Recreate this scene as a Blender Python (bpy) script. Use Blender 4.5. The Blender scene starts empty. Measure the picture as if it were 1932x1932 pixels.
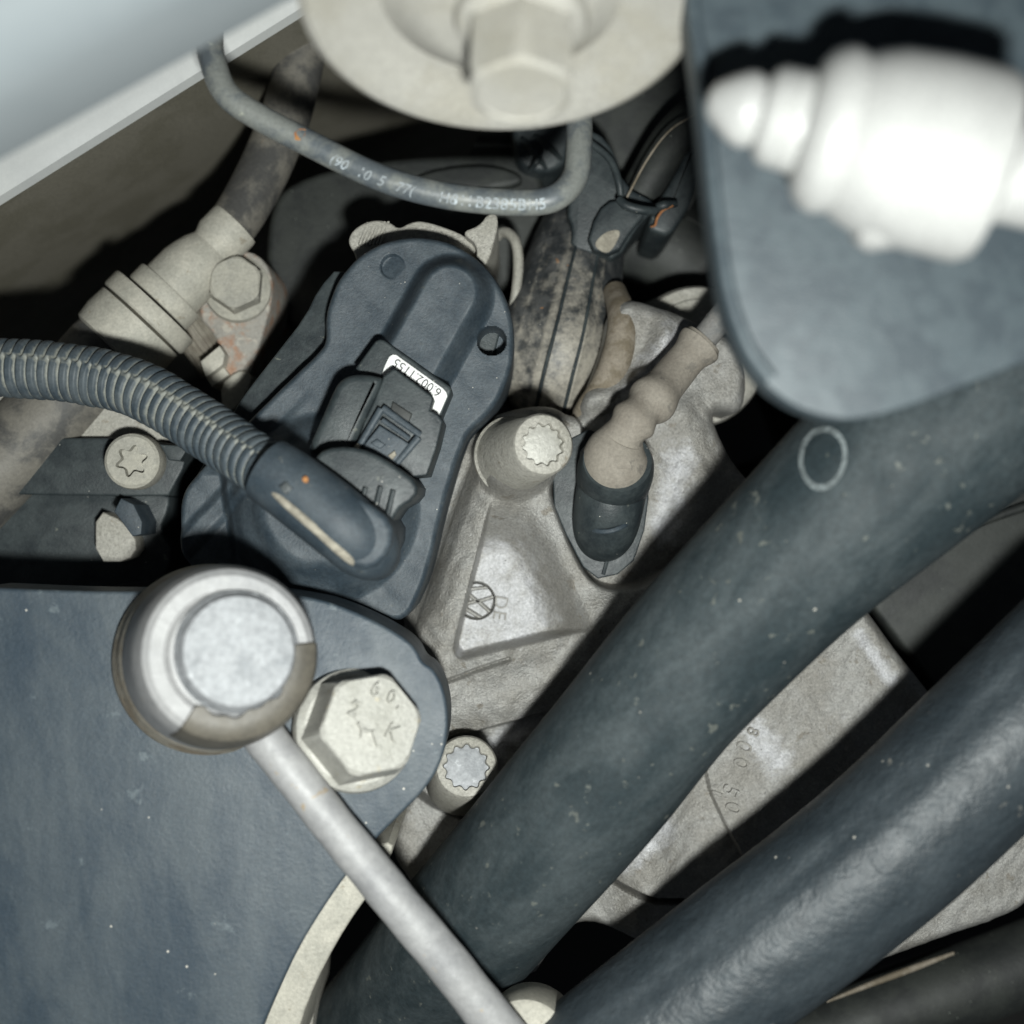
import bpy, bmesh, math, random
import numpy as np
from mathutils import Vector, Matrix
from mathutils.bvhtree import BVHTree
random.seed(7)
R = math.radians
SC = bpy.context.scene
COL = SC.collection

# ------------------------------------------------------------------ camera, world, flash, exposure
H = 0.34                                   # camera height above the gearbox face (z = 0), metres
FOV = 40.0
K = 2 * math.tan(R(FOV / 2)) / 1932.0      # frame width per unit distance, per layout unit

cam_d = bpy.data.cameras.new('camera')
cam = bpy.data.objects.new('camera', cam_d)
COL.objects.link(cam)
cam.location = (0, 0, H)
cam_d.sensor_fit = 'AUTO'
cam_d.sensor_width = 36
cam_d.lens = 18 / math.tan(R(FOV / 2))
cam_d.clip_start = 0.005
cam_d.clip_end = 50
cam_d.dof.use_dof = True
cam_d.dof.focus_distance = 0.325
cam_d.dof.aperture_fstop = 8.6
SC.camera = cam

world = bpy.data.worlds.new('World')
SC.world = world
world.use_nodes = True
bg = world.node_tree.nodes['Background']
bg.inputs[0].default_value = (0.75, 0.87, 1.0, 1)
bg.inputs[1].default_value = 0.035

fl_d = bpy.data.lights.new('camera_flash', 'AREA')
fl_d.shape = 'RECTANGLE'
fl_d.size = 0.022
fl_d.size_y = 0.014
fl_d.energy = 1.62
fl_d.color = (0.965, 1.0, 0.965)
flash = bpy.data.objects.new('camera_flash', fl_d)
flash.location = (0.017, -0.050, 0.345)
flash.rotation_euler = (Vector((0, 0, 0.0)) - flash.location).to_track_quat('-Z', 'Y').to_euler()
COL.objects.link(flash)

SC.view_settings.view_transform = 'Standard'
SC.view_settings.look = 'None'
SC.view_settings.exposure = 0.16
SC.view_settings.gamma = 1.0
SC.cycles.use_denoising = True
SC.cycles.max_bounces = 6

# ------------------------------------------------------------------ layout helpers
def P(x, y, z=0.0):
    s = (H - z) * K
    return Vector(((x - 966) * s, (966 - y) * s, z))
def S(px, z=0.0):
    return px * (H - z) * K
def zoomer(x0, y0, w):                      # coordinates read off an enlarged region of the photograph
    f = w / 1932.0 * 1932 / 2880
    return lambda x, y: (x0 * 1932 / 2880 + x * f, y0 * 1932 / 2880 + y * f)

def thing(name, label, cat, loc, group=None):
    o = bpy.data.objects.new(name, None)
    COL.objects.link(o)
    o.location = loc
    o.empty_display_size = 0.005
    o['label'] = label
    o['category'] = cat
    if group: o['group'] = group
    return o

def worldloc(o):
    v = Vector((0, 0, 0))
    while o is not None:
        v += o.location
        o = o.parent
    return v

def mk(name, geo, mat, parent=None, sharp=35, dust=None, label=None):
    """one mesh object; geometry given in world space"""
    verts, faces = geo
    base = worldloc(parent)
    V = np.array([tuple(v) for v in verts], dtype=float) - np.array(base)
    me = bpy.data.meshes.new(name)
    me.from_pydata(V.tolist(), [], faces)
    me.update()
    bm = bmesh.new(); bm.from_mesh(me)
    bmesh.ops.recalc_face_normals(bm, faces=bm.faces)
    bm.to_mesh(me); bm.free()
    me.shade_smooth()
    if sharp is not None:
        me.set_sharp_from_angle(angle=R(sharp))
    if dust is not None:
        a = me.attributes.new('dust', 'FLOAT', 'POINT')
        a.data.foreach_set('value', np.array(dust, dtype=np.float32))
    me.materials.append(mat)
    o = bpy.data.objects.new(name, me)
    COL.objects.link(o)
    o.parent = parent
    if label: o['label'] = label
    return o

def join(*geos):
    V, F = [], []
    for v, f in geos:
        n = len(V)
        V += list(v)
        F += [tuple(i + n for i in q) for q in f]
    return V, F

def chaikin(pts, n=2, closed=True):
    pts = [tuple(p) for p in pts]
    for _ in range(n):
        out = []
        m = len(pts)
        for i in range(m if closed else m - 1):
            a, b = pts[i], pts[(i + 1) % m]
            out.append(tuple(a[k] * .75 + b[k] * .25 for k in range(len(a))))
            out.append(tuple(a[k] * .25 + b[k] * .75 for k in range(len(a))))
        if not closed:
            out = [pts[0]] + out + [pts[-1]]
        pts = out
    return pts

def catmull(pts, n=10):
    pts = [np.array(p, dtype=float) for p in pts]
    ext = [2 * pts[0] - pts[1]] + pts + [2 * pts[-1] - pts[-2]]
    out = []
    for i in range(1, len(ext) - 2):
        p0, p1, p2, p3 = ext[i - 1:i + 3]
        for k in range(n):
            t = k / n
            out.append(.5 * ((2 * p1) + (-p0 + p2) * t + (2 * p0 - 5 * p1 + 4 * p2 - p3) * t * t + (-p0 + 3 * p1 - 3 * p2 + p3) * t ** 3))
    out.append(ext[-2])
    return out

def offset(poly, d):
    """inset a closed polygon (positive d = inwards)"""
    n = len(poly)
    A = sum(poly[i][0] * poly[(i + 1) % n][1] - poly[(i + 1) % n][0] * poly[i][1] for i in range(n))
    s = 1 if A > 0 else -1
    out = []
    for i in range(n):
        a, b, c = poly[i - 1], poly[i], poly[(i + 1) % n]
        def nrm(p, q):
            dx, dy = q[0] - p[0], q[1] - p[1]
            l = math.hypot(dx, dy) or 1e-9
            return -dy / l * s, dx / l * s
        n1, n2 = nrm(a, b), nrm(b, c)
        mx, my = n1[0] + n2[0], n1[1] + n2[1]
        l2 = mx * mx + my * my
        if l2 < 0.3: l2 = 0.3
        out.append((b[0] + mx * 2 / l2 * d, b[1] + my * 2 / l2 * d))
    return out

def prism(outline, zt, zb, bevel=3.0, smooth=2, steps=3, tilt=None, hub=None):
    """plate with rounded upper edge: outline in layout units at height zt, bevel in layout units.
    tilt = (dz/dx, dz/dy) slope of the whole plate about hub"""
    pl = chaikin(outline, smooth) if smooth else list(outline)
    rings = [(0, zb), (0, zt - S(bevel, zt))]
    for k in range(1, steps + 1):
        a = k / steps * math.pi / 2
        rings.append((bevel * (1 - math.cos(a)), zt - S(bevel, zt) * (1 - math.sin(a))))
    V, F = [], []
    n = len(pl)
    for d, z in rings:
        for (x, y) in (offset(pl, d) if d else pl):
            p = P(x, y, zt); V.append(Vector((p.x, p.y, z)))
    for r in range(len(rings) - 1):
        for i in range(n):
            F.append((r * n + i, r * n + (i + 1) % n, (r + 1) * n + (i + 1) % n, (r + 1) * n + i))
    F.append(tuple(range((len(rings) - 1) * n, len(rings) * n)))
    F.append(tuple(reversed(range(n))))
    if tilt:
        h = P(hub[0], hub[1], zt)
        for v in V:
            v.z += (v.x - h.x) * tilt[0] + (v.y - h.y) * tilt[1]
    return V, F

def frame_of(axis):
    a = Vector(axis).normalized()
    ref = Vector((1, 0, 0)) if abs(a.x) < 0.9 else Vector((0, 1, 0))
    x = (ref - a * ref.dot(a)).normalized()
    return x, a.cross(x), a

def lathe(rings, origin, axis=(0, 0, 1), seg=64, rot=0.0, a0=0.0, a1=None):
    """rings = [(radius or f(angle), height), ...] in metres about origin along axis"""
    X, Y, A = frame_of(axis)
    origin = Vector(origin)
    V, F = [], []
    full = a1 is None
    n = seg if full else seg + 1
    for r, h in rings:
        for i in range(n):
            t = rot + (2 * math.pi * i / seg if full else a0 + (a1 - a0) * i / seg)
            rr = r(t - rot) if callable(r) else r
            V.append(origin + A * h + X * (rr * math.cos(t)) + Y * (rr * math.sin(t)))
    for k in range(len(rings) - 1):
        for i in range(n if full else n - 1):
            j = (i + 1) % n
            F.append((k * n + i, k * n + j, (k + 1) * n + j, (k + 1) * n + i))
    if full:
        F.append(tuple(range((len(rings) - 1) * n, len(rings) * n)))
        F.append(tuple(reversed(range(n))))
    return V, F

def hexr(R_in, n=6, cap=None):
    def f(t):
        w = 2 * math.pi / n
        a = (t % w) - w / 2
        r = R_in / math.cos(a)
        return min(r, cap) if cap else r
    return f
def starr(r0, r1, n):
    return lambda t: r0 + (r1 - r0) * (0.5 + 0.5 * math.cos(n * t)) ** 1.3

def tube_frames(path, radii, n=10):
    """path: (x,y,z) layout points, radii in layout units; returns samples of centre, radius (m), tangent, n, b"""
    pr = catmull([tuple(p) + (r,) for p, r in zip(path, radii)], n)
    C = [P(p[0], p[1], p[2]) for p in pr]
    Rm = [S(p[3], p[2]) for p in pr]
    T = []
    for i in range(len(C)):
        T.append((C[min(i + 1, len(C) - 1)] - C[max(i - 1, 0)]).normalized())
    up = Vector((0, 0, 1))
    fr = []
    for i in range(len(C)):
        nn = (up - T[i] * up.dot(T[i]))
        nn = nn.normalized() if nn.length > .05 else Vector((0, 1, 0))
        fr.append((C[i], Rm[i], T[i], nn, T[i].cross(nn)))
    return fr

def tube(path, radii, seg=40, n=10, fr=None, rad=None, cap=True):
    fr = fr or tube_frames(path, radii, n)
    V, F = [], []
    for i, (c, r, t, nn, b) in enumerate(fr):
        for k in range(seg):
            a = 2 * math.pi * k / seg
            rr = r * (rad(i, a) if rad else 1)
            V.append(c + nn * (rr * math.cos(a)) + b * (rr * math.sin(a)))
    m = len(fr)
    for i in range(m - 1):
        for k in range(seg):
            j = (k + 1) % seg
            F.append((i * seg + k, i * seg + j, (i + 1) * seg + j, (i + 1) * seg + k))
    if cap:
        F.append(tuple(range(seg)))
        F.append(tuple(range((m - 1) * seg, m * seg)))
    return V, F

def resample(fr, step):
    """even spacing along a tube"""
    out = [fr[0]]
    acc = 0
    for a, b in zip(fr[:-1], fr[1:]):
        L = (b[0] - a[0]).length
        pos = 0
        while acc + (L - pos) >= step:
            pos += step - acc
            acc = 0
            t = pos / L
            out.append((a[0].lerp(b[0], t), a[1] * (1 - t) + b[1] * t, a[2].lerp(b[2], t).normalized(),
                        a[3].lerp(b[3], t).normalized(), a[4].lerp(b[4], t).normalized()))
        acc += L - pos
    return out

def on_tube(fr, pts2, faces, s0, ang, lift):
    """wrap flat geometry (u along the tube, v across) onto a tube surface"""
    L = [0]
    for a, b in zip(fr[:-1], fr[1:]): L.append(L[-1] + (b[0] - a[0]).length)
    V = []
    for u, v, w in pts2:
        s = s0 + u
        i = 0
        while i < len(L) - 2 and L[i + 1] < s: i += 1
        t = (s - L[i]) / (L[i + 1] - L[i])
        a, b = fr[i], fr[i + 1]
        c = a[0].lerp(b[0], t); r = a[1] * (1 - t) + b[1] * t
        nn = a[3].lerp(b[3], t).normalized(); bb = a[4].lerp(b[4], t).normalized()
        al = ang + v / r
        V.append(c + (nn * math.cos(al) + bb * math.sin(al)) * (r + lift + w))
    return V, faces

def text_geo(txt, size, depth=0.0002, shear=0.0, spacing=1.0):
    cu = bpy.data.curves.new('t', 'FONT')
    cu.body = txt; cu.size = size; cu.extrude = depth / 2
    cu.align_x = 'CENTER'; cu.align_y = 'CENTER'; cu.shear = shear
    cu.space_character = spacing
    cu.resolution_u = 4
    o = bpy.data.objects.new('t', cu)
    COL.objects.link(o)
    dg = bpy.context.evaluated_depsgraph_get()
    me = o.evaluated_get(dg).to_mesh()
    V = [Vector(v.co) for v in me.vertices]
    F = [tuple(p.vertices) for p in me.polygons]
    o.evaluated_get(dg).to_mesh_clear()
    bpy.data.objects.remove(o); bpy.data.curves.remove(cu)
    return V, F

def place(geo, loc, ang=0.0, normal=(0, 0, 1)):
    n = Vector(normal).normalized()
    q = Vector((0, 0, 1)).rotation_difference(n)
    M = Matrix.Translation(loc) @ q.to_matrix().to_4x4() @ Matrix.Rotation(ang, 4, 'Z')
    return [M @ v for v in geo[0]], geo[1]

# ---- height fields -------------------------------------------------
def sstep(a, b, x):
    t = np.clip((x - a) / (b - a), 0, 1)
    return t * t * (3 - 2 * t)
def seg_d(x, y, p, q):
    px, py = p; qx, qy = q
    dx, dy = qx - px, qy - py
    t = np.clip(((x - px) * dx + (y - py) * dy) / (dx * dx + dy * dy), 0, 1)
    return np.hypot(x - px - t * dx, y - py - t * dy)
def pl_d(x, y, pts):
    d = None
    for p, q in zip(pts[:-1], pts[1:]):
        e = seg_d(x, y, p, q)
        d = e if d is None else np.minimum(d, e)
    return d
def poly_sd(x, y, poly):
    """signed distance, negative inside"""
    d = pl_d(x, y, list(poly) + [poly[0]])
    inside = np.zeros(x.shape, bool)
    n = len(poly)
    for i in range(n):
        (x1, y1), (x2, y2) = poly[i], poly[(i + 1) % n]
        if y1 == y2: continue
        c = ((y1 > y) != (y2 > y)) & (x < (x2 - x1) * (y - y1) / (y2 - y1) + x1)
        inside ^= c
    return np.where(inside, -d, d)
def bump2(d, r):                     # round-topped ridge profile, 1 at centre, 0 at r
    t = np.clip(d / r, 0, 1)
    return np.sqrt(np.maximum(0, 1 - t * t))
def soft(d, r):
    return 1 - sstep(0, r, d)

def hfield(poly, step, zfun, z0, zb, smooth=2, attr=None):
    poly = chaikin(poly, smooth)
    xs = [p[0] for p in poly]; ys = [p[1] for p in poly]
    gx = np.arange(min(xs) - 2 * step, max(xs) + 3 * step, step)
    gy = np.arange(min(ys) - 2 * step, max(ys) + 3 * step, step)
    x, y = np.meshgrid(gx, gy)
    sd = poly_sd(x, y, poly)
    gyy, gxx = np.gradient(sd, step)
    l = np.hypot(gxx, gyy) + 1e-9
    mv = (sd > 0) & (sd < 1.6 * step)
    x = np.where(mv, x - gxx / l * sd, x); y = np.where(mv, y - gyy / l * sd, y)
    keepv = sd < 1.6 * step
    sdc = np.minimum(sd, 0)
    z = zfun(x, y, sdc)
    ny, nx = x.shape
    k = keepv
    cell = k[:-1, :-1] & k[1:, :-1] & k[:-1, 1:] & k[1:, 1:]
    ins = sd <= 0
    cell &= ins[:-1, :-1] | ins[1:, :-1] | ins[:-1, 1:] | ins[1:, 1:]
    idx = np.arange(ny * nx).reshape(ny, nx)
    q = np.stack([idx[:-1, :-1][cell], idx[1:, :-1][cell], idx[1:, 1:][cell], idx[:-1, 1:][cell]], 1)
    used = np.unique(q)
    remap = -np.ones(ny * nx, int); remap[used] = np.arange(len(used))
    q = remap[q]
    s = (H - z0) * K
    V = np.stack([(x.ravel()[used] - 966) * s, (966 - y.ravel()[used]) * s, z.ravel()[used]], 1)
    # skirt
    e = np.concatenate([q[:, [0, 1]], q[:, [1, 2]], q[:, [2, 3]], q[:, [3, 0]]])
    es = np.sort(e, 1)
    key = es[:, 0].astype(np.int64) * (len(V) + 1) + es[:, 1]
    u, first, cnt = np.unique(key, return_index=True, return_counts=True)
    be = e[first[cnt == 1]]
    bv = np.unique(be)
    m2 = -np.ones(len(V), int); m2[bv] = np.arange(len(bv)) + len(V)
    low = V[bv].copy(); low[:, 2] = zb
    F = [tuple(r) for r in q.tolist()] + [(int(a), int(m2[a]), int(m2[b]), int(b)) for a, b in be]
    if attr is not None:
        av = attr(x, y).ravel()[used]
        return np.concatenate([V, low]).tolist(), F, np.concatenate([av, np.zeros(len(low))])
    return np.concatenate([V, low]).tolist(), F

# ------------------------------------------------------------------ materials
def mat(name, base, second=None, cover=0.35, scale=120, rough=0.55, metal=0.0, bump=0.15, bscale=900, bdist=0.0003,
        speck=0.0, speck_col=(0.55, 0.52, 0.46), speck_scale=900, third=None, third_cover=0.3, third_scale=400,
        dust_attr=None, spec=0.5, stretch=None, contrast=0.18, sheen_rough=None, pits=0.0, coat=0.0, grain=0.16, gscale=1300):
    m = bpy.data.materials.new(name)
    m.use_nodes = True
    nt = m.node_tree; N = nt.nodes; L = nt.links
    b = N['Principled BSDF']
    tc = N.new('ShaderNodeTexCoord')
    vec = tc.outputs['Object']
    if stretch:
        mp = N.new('ShaderNodeMapping'); mp.vector_type = 'TEXTURE'
        mp.inputs['Rotation'].default_value = (0, 0, R(stretch[0]))
        mp.inputs['Scale'].default_value = (1 / stretch[1], 1, 1)
        L.new(vec, mp.inputs[0]); svec = mp.outputs[0]
    else:
        svec = vec
    def noise(sc, det=6, rg=0.6, v=None, dist=0.0):
        n = N.new('ShaderNodeTexNoise')
        n.inputs['Scale'].default_value = sc; n.inputs['Detail'].default_value = det
        n.inputs['Roughness'].default_value = rg; n.inputs['Distortion'].default_value = dist
        L.new(v if v is not None else vec, n.inputs['Vector'])
        return n.outputs['Fac']
    def ramp(fac, lo, hi):
        r = N.new('ShaderNodeMapRange')
        r.inputs['From Min'].default_value = lo; r.inputs['From Max'].default_value = hi
        r.interpolation_type = 'SMOOTHSTEP'
        L.new(fac, r.inputs['Value'])
        return r.outputs['Result']
    def mix(fac, a, c):
        x = N.new('ShaderNodeMix'); x.data_type = 'RGBA'
        L.new(fac, x.inputs['Factor'])
        for s_, v_ in ((x.inputs['A'], a), (x.inputs['B'], c)):
            if isinstance(v_, tuple): s_.default_value = v_ + (1,)
            else: L.new(v_, s_)
        return x.outputs['Result']
    col = tuple(base)
    if second is not None:
        f = ramp(noise(scale, 7, 0.65, svec, 0.3), 0.62 - cover * 0.5 - contrast / 2 + .06, 0.62 - cover * 0.5 + contrast / 2 + .06)
        col = mix(f, col, tuple(second))
    if third is not None:
        f = ramp(noise(third_scale, 5, 0.6, None, 0.2), 0.74 - third_cover * 0.5, 0.80 - third_cover * 0.5)
        col = mix(f, col, tuple(third))
    if dust_attr is not None:
        at = N.new('ShaderNodeAttribute'); at.attribute_name = 'dust'
        add = N.new('ShaderNodeMath'); add.operation = 'MULTIPLY_ADD'
        L.new(noise(300, 6, .7), add.inputs[0]); add.inputs[1].default_value = 1.1
        sub = N.new('ShaderNodeMath'); sub.operation = 'ADD'
        L.new(at.outputs['Fac'], sub.inputs[0]); sub.inputs[1].default_value = -0.62
        L.new(sub.outputs[0], add.inputs[2])
        col = mix(ramp(add.outputs[0], 0.25, 0.75), col, tuple(dust_attr))
    if pits:
        f = ramp(noise(1600, 3, .6), 0.70 - pits * .1, 0.76 - pits * .1)
        col = mix(f, col, tuple(c * .35 for c in base))
    if speck:
        v = N.new('ShaderNodeTexVoronoi'); v.inputs['Scale'].default_value = speck_scale
        L.new(vec, v.inputs['Vector'])
        inv = N.new('ShaderNodeMath'); inv.operation = 'SUBTRACT'; inv.inputs[0].default_value = 1
        L.new(v.outputs['Distance'], inv.inputs[1])
        gate = N.new('ShaderNodeSeparateColor'); L.new(v.outputs['Color'], gate.inputs[0])
        g = ramp(gate.outputs[0], 1 - speck, 1 - speck + .02)
        d = ramp(inv.outputs[0], 0.82, 0.95)
        mu = N.new('ShaderNodeMath'); mu.operation = 'MULTIPLY'
        L.new(g, mu.inputs[0]); L.new(d, mu.inputs[1])
        col = mix(mu.outputs[0], col, tuple(speck_col))
    if grain:
        gr = N.new('ShaderNodeMapRange')
        gr.inputs['From Min'].default_value = .3; gr.inputs['From Max'].default_value = .7
        gr.inputs['To Min'].default_value = 1 - grain; gr.inputs['To Max'].default_value = 1 + grain
        L.new(noise(gscale, 3, .7), gr.inputs['Value'])
        vm = N.new('ShaderNodeVectorMath'); vm.operation = 'SCALE'
        if isinstance(col, tuple): vm.inputs[0].default_value = col
        else: L.new(col, vm.inputs[0])
        L.new(gr.outputs[0], vm.inputs['Scale'])
        col = vm.outputs[0]
    if isinstance(col, tuple):
        b.inputs['Base Color'].default_value = col + (1,)
    else:
        L.new(col, b.inputs['Base Color'])
    b.inputs['Metallic'].default_value = metal
    b.inputs['Specular IOR Level'].default_value = spec
    rr = N.new('ShaderNodeMapRange')
    rr.inputs['To Min'].default_value = max(rough - .1, 0.05); rr.inputs['To Max'].default_value = min(rough + .15, 1)
    L.new(noise(scale * 2.3, 4), rr.inputs['Value'])
    L.new(rr.outputs[0], b.inputs['Roughness'])
    if coat:
        b.inputs['Coat Weight'].default_value = coat
    if bump:
        bp = N.new('ShaderNodeBump')
        bp.inputs['Strength'].default_value = bump; bp.inputs['Distance'].default_value = bdist
        a = N.new('ShaderNodeMath'); a.operation = 'ADD'
        L.new(noise(bscale, 5, .65), a.inputs[0])
        L.new(noise(bscale * .18, 4, .5), a.inputs[1])
        L.new(a.outputs[0], bp.inputs['Height'])
        L.new(bp.outputs[0], b.inputs['Normal'])
    return m

M = {}
DUST = (0.30, 0.28, 0.24)
M['alu'] = mat('cast_aluminium', (0.2493, 0.2386, 0.2166), (0.3167, 0.3114, 0.2964), .34, 70, .42, .32, 1.0, 1700, .0004, third=(0.2097, 0.1937, 0.1676), third_cover=.22, third_scale=260, pits=.25, speck=.10, speck_col=(0.5222, 0.5222, 0.5187), speck_scale=1900, contrast=.3, grain=.24, gscale=1500, dust_attr=(0.4869, 0.4869, 0.4982))
M['alu_far'] = mat('dull_cast_aluminium', (0.292, 0.280, 0.242), (0.344, 0.331, 0.295), .4, 90, .55, .1, .7, 1500, .0004, third=(0.241, 0.215, 0.172), third_cover=.2, third_scale=220, pits=.2, contrast=.3, grain=.26)
M['fitting'] = mat('dusty_alloy_fitting', (0.337, 0.326, 0.281), (0.428, 0.408, 0.349), .4, 110, .6, .05, .6, 1600, .00025, third=(0.296, 0.270, 0.218), third_cover=.2, third_scale=260, contrast=.3)
M['rusty'] = mat('rust_tinged_lug', (0.30, 0.285, 0.255), (0.33, 0.20, 0.135), .25, 190, .65, .05, .9, 1500, .0004, third=(.40, .37, .32), third_cover=.35, third_scale=300, speck=.12, speck_col=(.6, .57, .5), speck_scale=1700)
M['boltdust'] = mat('dust_coated_bolt_steel', (0.300, 0.290, 0.252), (0.360, 0.345, 0.294), .4, 150, .7, .05, .6, 1500, .0003, speck=.15, speck_col=(0.600, 0.580, 0.494), speck_scale=1800)
M['bolt'] = mat('pale_zinc_bolt', (0.337, 0.331, 0.296), (0.389, 0.382, 0.348), .45, 90, .5, .12, .55, 900, .0004, third=(0.399, 0.361, 0.276), third_cover=.22, third_scale=160)
M['zinc'] = mat('bright_zinc', (0.2150, 0.2253, 0.2365), (0.3182, 0.3272, 0.3397), .5, 150, .6, .05, .6, 700, .0004, third=(0.4300, 0.4420, 0.4558), third_cover=.25, third_scale=330, contrast=.3, grain=.2, gscale=800)
M['link'] = mat('grey_zinc_link', (0.2422, 0.2425, 0.2470), (0.3230, 0.3215, 0.3211), .45, 80, .5, .06, .4, 500, .0004, third=(0.3135, 0.2538, 0.1805), third_cover=.2, third_scale=150, contrast=.3, grain=.1, gscale=600)
M['rim'] = mat('tarnished_brass_rim', (0.24, 0.195, 0.14), (0.33, 0.30, 0.245), .4, 160, .55, .1, .5, 700, .0004)
M['grease'] = mat('grey_brown_grease', (0.075, 0.068, 0.055), (0.105, 0.095, 0.076), .4, 120, .5, 0, .3, 500, .0003)
M['disc'] = mat('dusty_beige_steel', (0.296, 0.282, 0.243), (0.320, 0.310, 0.281), .45, 40, .6, .1, .25, 600, .0003)
M['plastic'] = mat('dusty_black_plastic', (0.0239, 0.0359, 0.0470), (0.0460, 0.0598, 0.0710), .38, 130, .55, 0, .5, 1800, .0002, third=(0.0791, 0.0874, 0.0870), third_cover=.14, third_scale=260, speck=.035, speck_scale=1100, contrast=.3, grain=.22)
M['plastic_dk'] = mat('black_plastic', (0.018, 0.024, 0.027), (0.038, 0.047, 0.049), .36, 150, .45, 0, .4, 1500, .0002, third=(0.123, 0.129, 0.109), third_cover=.12, third_scale=260, speck=.04, speck_scale=1100, contrast=.3, spec=.4)
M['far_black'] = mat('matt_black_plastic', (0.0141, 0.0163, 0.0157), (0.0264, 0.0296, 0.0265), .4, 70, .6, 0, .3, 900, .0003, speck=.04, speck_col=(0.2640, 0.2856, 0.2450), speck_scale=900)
M['arm'] = mat('blue_black_painted_arm', (0.0294, 0.0451, 0.0617), (0.064, 0.080, 0.092), .40, 90, .5, 0, .4, 1100, .0003, contrast=.34, third=(0.0948, 0.1168, 0.1303), third_cover=.20, third_scale=130, stretch=(98, .36), grain=.12, speck=.05, speck_scale=500)
M['hose'] = mat('scuffed_black_rubber', (0.0192, 0.0281, 0.0320), (0.0460, 0.0570, 0.0610), .36, 90, .6, 0, .35, 700, .0003, third=(0.0904, 0.0983, 0.0902), third_cover=.22, third_scale=280, speck=.025, speck_scale=420, stretch=(49, .4), contrast=.32, spec=.22, grain=.2, gscale=700)
M['hose_gloss'] = mat('glossy_dark_rubber', (0.020, 0.028, 0.034), (0.036, 0.046, 0.053), .38, 120, .5, 0, .8, 140, .0010, third=(.12, .12, .112), third_cover=.12, third_scale=190, speck=.02, speck_scale=420, stretch=(38, .4), contrast=.32, spec=.5, grain=.15, gscale=700)
M['hose_dust'] = mat('dusty_rubber_hose', (0.062, 0.061, 0.058), (0.15, 0.14, 0.12), .38, 85, .6, 0, .35, 1300, .0002, third=(.19, .16, .12), third_cover=.12, third_scale=150)
M['fuel'] = mat('black_nylon_hose', (0.0866, 0.1000, 0.1098), (0.1793, 0.1879, 0.1757), .34, 100, .42, 0, .2, 700, .0003, third=(0.3135, 0.3209, 0.2696), third_cover=.16, third_scale=120)
M['conduit'] = mat('corrugated_conduit_plastic', (0.0389, 0.0532, 0.0650), (0.0674, 0.0826, 0.0920), .36, 160, .6, 0, .25, 900, .0002, dust_attr=(0.1890, 0.1947, 0.1730))
M['duct'] = mat('dust_streaked_black_plastic', (0.026, 0.029, 0.031), (0.07, 0.072, 0.072), .34, 130, .45, 0, .5, 1100, .0003, dust_attr=(.30, .278, .235), third=(.26, .13, .055), third_cover=.10, third_scale=260, speck=.1, speck_scale=1100)
M['boot'] = mat('dusty_grey_rubber_boot', (0.20, 0.178, 0.148), (0.235, 0.212, 0.178), .4, 110, .75, 0, .3, 1500, .0002, third=(.165, .15, .128), third_cover=.3, third_scale=200)
M['cable'] = mat('grey_cable_jacket', (0.13, 0.135, 0.135), (0.19, 0.185, 0.175), .4, 160, .6, 0, .3, 1200, .0002)
M['bracket'] = mat('grey_black_bracket_paint', (0.0281, 0.0399, 0.0485), (0.0422, 0.0570, 0.0656), .4, 150, .5, 0, .25, 500, .0004, third=(0.0724, 0.0702, 0.0641), third_cover=.06, third_scale=90)
M['white'] = mat('white_nylon', (0.3246, 0.3246, 0.3168), (0.2985, 0.2985, 0.2922), .3, 60, .4, 0, .05, 500, .0002)
M['sticker'] = mat('white_paper_label', (0.74, 0.745, 0.73), (0.66, 0.66, 0.63), .25, 160, .6, 0, .05, 900, .0001)
M['ink'] = mat('black_ink', (0.02, 0.02, 0.022), None, rough=.6, bump=0)
M['print'] = mat('faded_white_print', (0.50, 0.56, 0.60), (0.26, 0.285, 0.30), .45, 420, .6, 0, 0)
M['ring'] = mat('worn_grey_ring_print', (0.17, 0.195, 0.20), (0.085, 0.10, 0.103), .45, 420, .7, 0, 0)
M['fender'] = mat('blue_grey_body_paint', (0.182, 0.203, 0.214), (0.196, 0.216, 0.227), .4, 20, .6, 0, .05, 300, .0002, spec=.2, grain=0)
M['wing_shade'] = mat('shaded_olive_wing_paint', (0.15, 0.14, 0.108), (0.18, 0.168, 0.135), .4, 40, .6, 0, .2, 500, .0003)  # same body paint darkened: grazing shade on the wing wall put into the colour
M['wing'] = mat('pale_grey_body_paint', (0.40, 0.41, 0.405), (0.43, 0.44, 0.43), .4, 30, .5, 0, .1, 500, .0003, grain=.03)
M['seal'] = mat('brown_dusty_seal', (0.14, 0.115, 0.08), (0.22, 0.19, 0.15), .4, 150, .75, 0, .6, 1100, .0003, third=(.24, .13, .07), third_cover=.15, third_scale=220)
M['thread'] = mat('olive_zinc_thread', (0.24, 0.22, 0.18), (0.17, 0.15, 0.12), .4, 200, .6, .1, .5, 1200, .0003)
M['rust'] = mat('orange_rust', (0.36, 0.17, 0.06), (0.28, 0.11, 0.04), .4, 500, .8, 0, .5, 1500, .0003)
M['copper'] = mat('brown_copper', (0.30, 0.15, 0.08), None, rough=.5, bump=.2)
M['dirt'] = mat('pale_dust_crust', (0.32, 0.295, 0.24), (0.23, 0.21, 0.17), .4, 500, .9, 0, .6, 1500, .0003)
M['floor'] = mat('sooty_undertray', (0.012, 0.012, 0.012), (0.02, 0.02, 0.018), .4, 20, .8, 0, .3, 200, .001)

# ================================================================== SETTING
floor = mk('floor', ([(-.6, -.6, -.28), (.6, -.6, -.28), (.6, .6, -.28), (-.6, .6, -.28)], [(0, 1, 2, 3)]), M['floor'])
floor['kind'] = 'structure'; floor['label'] = 'dark sooty undertray deep below the engine parts'

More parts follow.
